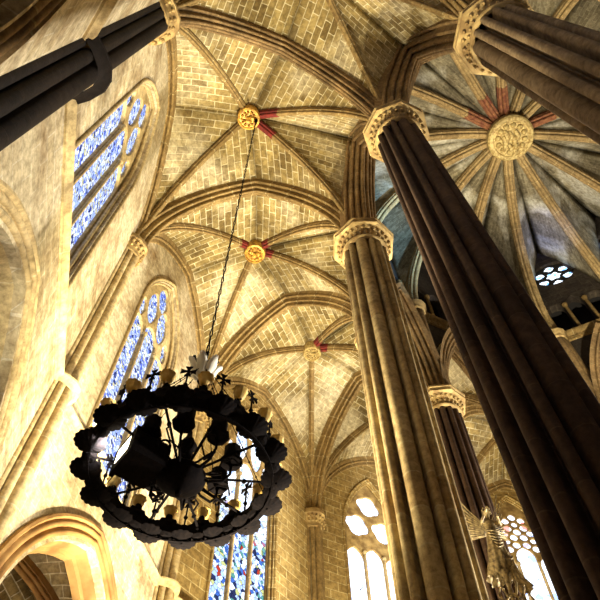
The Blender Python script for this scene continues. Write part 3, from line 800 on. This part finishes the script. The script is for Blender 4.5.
# floodlight standing inside the ring
FLp = V((CP.x - .33, CP.y - .22, ZR - .06))
fe = empty('floodlight', FLp, 'boxy black floodlight fixed inside the left half of the chandelier, glowing on its left', 'lamp')
b = MB(); b.box((-.13, -.17, -.15), (.17, .17, .10)); b.box((-.16, -.19, -.17), (-.12, .19, .12)); 
for i in range(5): b.box((.17, -.15 + i * .07, -.12), (.2, -.13 + i * .07, .08))
hb = b.build('housing', I, fe)
mod = hb.modifiers.new('b', 'BEVEL'); mod.width = .012; mod.segments = 2
b = MB(); b.poly([(-.165, -.11, -.10), (-.165, -.11, .05), (-.165, .11, .05), (-.165, .11, -.10)]); b.build('lens', M['lamp'], fe)
b = MB(); b.tube([(.05, -.2, 0), (.05, -.22, .06), (.05, 0, .16), (.05, .22, .06), (.05, .2, 0)], .014, 6); b.build('bracket', I, fe, 60)
fe.rotation_euler = (0, 0, radians(38))

# ------------------------------------------------------------------ gilded angels by the choir
def skin_body(name, nodes, edges, m, parent, root=0, sub=2):
    me = bpy.data.meshes.new(name); me.from_pydata([n[0] for n in nodes], edges, [])
    o = bpy.data.objects.new(name, me); COL.objects.link(o)
    sk = o.modifiers.new('skin', 'SKIN'); sv = me.skin_vertices[0].data
    for i, n in enumerate(nodes):
        r = n[1]; sv[i].radius = (r, r) if not isinstance(r, tuple) else r
        sv[i].use_root = (i == root)
    sb = o.modifiers.new('sub', 'SUBSURF'); sb.levels = sb.render_levels = sub
    dg = bpy.context.evaluated_depsgraph_get(); dg.update()
    m2 = bpy.data.meshes.new_from_object(o.evaluated_get(dg), depsgraph=dg)
    bpy.data.objects.remove(o)
    for p in m2.polygons: p.use_smooth = True
    o = link(name, m2, m, parent); return o
def angel(loc, rz, tilt, scale, label, horn=True, wings=True):
    e = empty('angel_statue', loc, label, 'statue', 'gilded angels')
    e.rotation_euler = (tilt, 0, rz); e.scale = (scale,) * 3
    # faces +x ; pelvis at origin
    N = [((0, 0, 0), .10), ((.01, 0, .16), .085), ((.03, 0, .32), .105), ((.05, 0, .42), .06), ((.08, 0, .49), .042), ((.11, 0, .57), .072), ((.12, 0, .645), .06),
         ((.04, .13, .38), .05), ((.12, .20, .22), .036), ((.30, .12, .26), .027), ((.36, .10, .28), .02),
         ((.04, -.13, .38), .05), ((.16, -.20, .27), .036), ((.32, -.10, .42), .027), ((.38, -.08, .45), .02),
         ((-.02, .07, -.06), .085), ((.04, .08, -.40), .06), ((-.12, .08, -.72), .036), ((-.05, .08, -.80), .03),
         ((-.02, -.07, -.06), .085), ((-.06, -.08, -.40), .06), ((-.28, -.08, -.66), .036), ((-.30, -.08, -.76), .03)]
    Ed = [(0, 1), (1, 2), (2, 3), (3, 4), (4, 5), (5, 6), (2, 7), (7, 8), (8, 9), (9, 10), (2, 11), (11, 12), (12, 13), (13, 14), (0, 15), (15, 16), (16, 17), (17, 18), (0, 19), (19, 20), (20, 21), (21, 22)]
    body = skin_body('body', N, Ed, M['gild'], e)
    b = MB()
    b.sphere((.185, 0, .60), .018, 6, (1.2, .8, 1.6)); b.sphere((.17, .03, .625), .012, 6); b.sphere((.17, -.03, .625), .012, 6); b.tube([(.178, -.02, .565), (.186, 0, .562), (.178, .02, .565)], .008, 5)
    b.build('face', M['gild'], e, 80)
    b = MB()
    for i in range(26):
        t = random.uniform(.5, 2 * pi - .5); zz = random.uniform(.52, .70); r = .075 if zz < .66 else .05
        b.sphere((.10 + r * cos(t), r * sin(t), zz), .026, 6)
    b.build('hair', M['gild'], e, 80)
    for (hx, hy, hz) in ((.37, .10, .285), (.39, -.08, .455)):
        b = MB()
        for q in range(4):
            dx = .011 * (q - 1.5); b.tube([(hx, hy + dx, hz), (hx + .03 - .002 * q, hy + dx, hz + .012), (hx + .036, hy + dx, hz - .012), (hx + .02, hy + dx, hz - .022)], .0055, 5)
        b.tube([(hx - .01, hy - .02, hz), (hx + .012, hy - .028, hz - .015), (hx + .025, hy - .015, hz - .02)], .006, 5)
        b.build('fingers', M['gild'], e, 80)
    # robe with folds, flaring and curling backwards
    rb = MB(); rows = []
    for (z, r, xo) in ((.36, .10, .03), (.28, .125, .02), (.16, .10, .01), (.05, .12, .0), (-.1, .15, .0), (-.3, .18, -.01), (-.5, .21, -.06), (-.68, .25, -.14), (-.80, .27, -.24)):
        n = 48; amp = max(0, (.1 - z)) * .16
        rows.append([(xo + r * cos(2 * pi * i / n) * (1 + amp * sin(9 * 2 * pi * i / n)) * .85, r * sin(2 * pi * i / n) * (1 + amp * sin(9 * 2 * pi * i / n)), z + .03 * sin(3 * 2 * pi * i / n) * (z < -.6)) for i in range(n)])
    rb.grid(rows, None, True); rb.build('robe', M['gild'], e, 70)
    # ribbon-like folds
    b = MB()
    for i in range(6):
        b.tube([(.10, -.12 + .01 * i, .12 - i * .07), (.16, 0, .05 - i * .08), (.09, .13, .10 - i * .07)], .016, 6)
    b.build('sash', M['gild'], e, 80)
    if wings:
        for s in (1, -1):
            w = MB(); n = 11
            for i in range(n):
                q = i / (n - 1)
                root = V((-.06 - .05 * q, s * (.05 + .02 * q), .38 - .22 * q))
                tip = V((-.16 - .16 * q, s * (.46 - .02 * q), 1.35 - 1.15 * q ** .7))
                mid = root.lerp(tip, .5) + V((-.10, s * .12, .06))
                rows = []
                for j in range(7):
                    t = j / 6; p = root * (1 - t) ** 2 + mid * 2 * t * (1 - t) + tip * t * t
                    wd = .05 * (sin(pi * min(1, t * .85 + .15)) + .15) * (1 if j < 6 else .2)
                    rows.append([p + V((wd, 0, -wd * .3)), p + V((0, s * .008, 0)), p + V((-wd, 0, wd * .3))])
                w.grid(rows)
            o = w.build('wing', M['gild'], e, 60); mm = o.modifiers.new('s', 'SOLIDIFY'); mm.thickness = .012
    if horn:
        b = MB(); b.tube([(.20, 0, .58), (.38, -.06, .46), (.62, -.10, .28), (.80, -.12, .12), (.86, -.125, .06)], [.010, .012, .018, .03, .065], 12); b.build('trumpet', M['gild'], e, 60)
    return e
def at(px, py, z):
    d = V((px - 300, 300 - py, -F)); w = V((d.dot(rt), d.dot(fwd), d.dot(u))); return w / w.z * (z - 1.6) + V((0, 0, 1.6))

a1 = angel(at(493, 538, 8.0), radians(-88), radians(0), .70, 'gilded winged angel with raised wings beside the pale golden pier', False)
a2 = angel(at(514, 568, 7.5), radians(200), radians(0), .38, 'gilded draped figure lower right of the winged angel, against the white window', False, False)
# candle standards carrying them
for an, z, lab, r in ((a1, 8.0 - .80 * .70 + .36, 'gilt pole under the winged angel', .03), (a2, 7.5 - .80 * .38 + .36, 'gilt pole under the smaller draped figure', .026)):
    p = an.location; e = empty('standard', (p.x, p.y, 0), lab, 'pole')
    b = MB(); b.lathe([(r * 5, 0), (r * 5, .06), (r * 2, .2), (r, .4), (r, 3), (r * 1.8, 3.05), (r, 3.1), (r, z - .45), (r * 2.2, z - .38), (r, z - .32)], n=14); b.build('pole', M['gild'], e, 60)
    b = MB()
    for i in range(5):
        t = 2 * pi * i / 5; d = V((cos(t), sin(t), 0)); b.tube([(0, 0, z - .7), d * .1 + V((0, 0, z - .78)), d * .17 + V((0, 0, z - .66)), d * .12 + V((0, 0, z - .55)), d * .07 + V((0, 0, z - .6))], [.014, .018, .016, .012, .006], 6)
    b.build('scrolls', M['gild'], e, 60)

# ------------------------------------------------------------------ light
def light(kind, name, loc, power, color, target=None, size=.3, angle=None, blend=.6):
    ld = bpy.data.lights.new(name, kind); ld.energy = power; ld.color = color
    if kind in ('POINT', 'SPOT'): ld.shadow_soft_size = size
    if kind == 'SPOT': ld.spot_size = radians(angle or 90); ld.spot_blend = blend
    o = bpy.data.objects.new(name, ld); COL.objects.link(o); o.location = loc
    if target is not None: o.rotation_euler = (V(target) - V(loc)).to_track_quat('-Z', 'Y').to_euler()
    return o
WARM = (1, .87, .60); WARM2 = (1, .95, .84)
# floodlight inside the chandelier, washing the left wall
light('SPOT', 'chandelier_flood', FLp + V((-.25, -.18, .0)), 560, (1, .97, .92), (-5, 4.9, 9.6), .1, 112, 1)
# floodlights of the ambulatory, standing low out of frame
light('SPOT', 'ambulatory_flood', (.5, 7.6, .6), 17000, WARM, (-1.5, 5.3, 17), .15, 56, .6)
light('SPOT', 'ambulatory_flood', (.2, 10.2, 3.4), 5000, WARM, (.0, 10.5, 17), .15, 130, .8)
light('SPOT', 'ambulatory_flood', (3.6, 13.6, 3.6), 4000, WARM, (3.4, 14.4, 17), .15, 125, .8)
light('SPOT', 'pier_fill', (-3.0, 7.0, 3.0), 8000, WARM, (1.6, 5.8, 10.8), .12, 50, .8)  # added spot to brighten the left side of the pale pier
light('SPOT', 'pier_fill', (-2.7, 7.5, 3.0), 8000, WARM, (2.0, 3.6, 10.6), .12, 26, .7)  # added spot to pick out the left rolls of the dark pier
light('SPOT', 'choir_fill_spot', (6.0, 5.0, 4), 14000, WARM, (9.4, 10.6, 16.9), .12, 20, .7)  # added spot to brighten the gallery frieze and the arch below
light('POINT', 'choir_fill_point', (9.2, 9.8, 5), 10500, (1, .92, .80), None, .3)  # added unseen point light to brighten the apse vault
# added blue spots inside the choir imitate daylight through stained glass on its vault
light('SPOT', 'blue_fill_spot', (9.5, 5.5, 9), 32000, (.30, .60, 1), (3.3, 8.5, 21.2), .2, 19, 1)
light('SPOT', 'blue_fill_spot', (6, 5.5, 9), 16000, (.15, .28, 1), (9.1, 9.7, 23.3), .2, 9, 1)
light('POINT', 'chapel_fill', (frame(R_(-1), R_(0))[0] @ V((.5, 4.0, 2.0))), 260, WARM2, None, .15)  # added unseen light to brighten the chapel interior
wd = bpy.data.worlds.new('world'); S.world = wd; wd.use_nodes = True
wd.node_tree.nodes['Background'].inputs[0].default_value = (.5, .6, .8, 1); wd.node_tree.nodes['Background'].inputs[1].default_value = .05
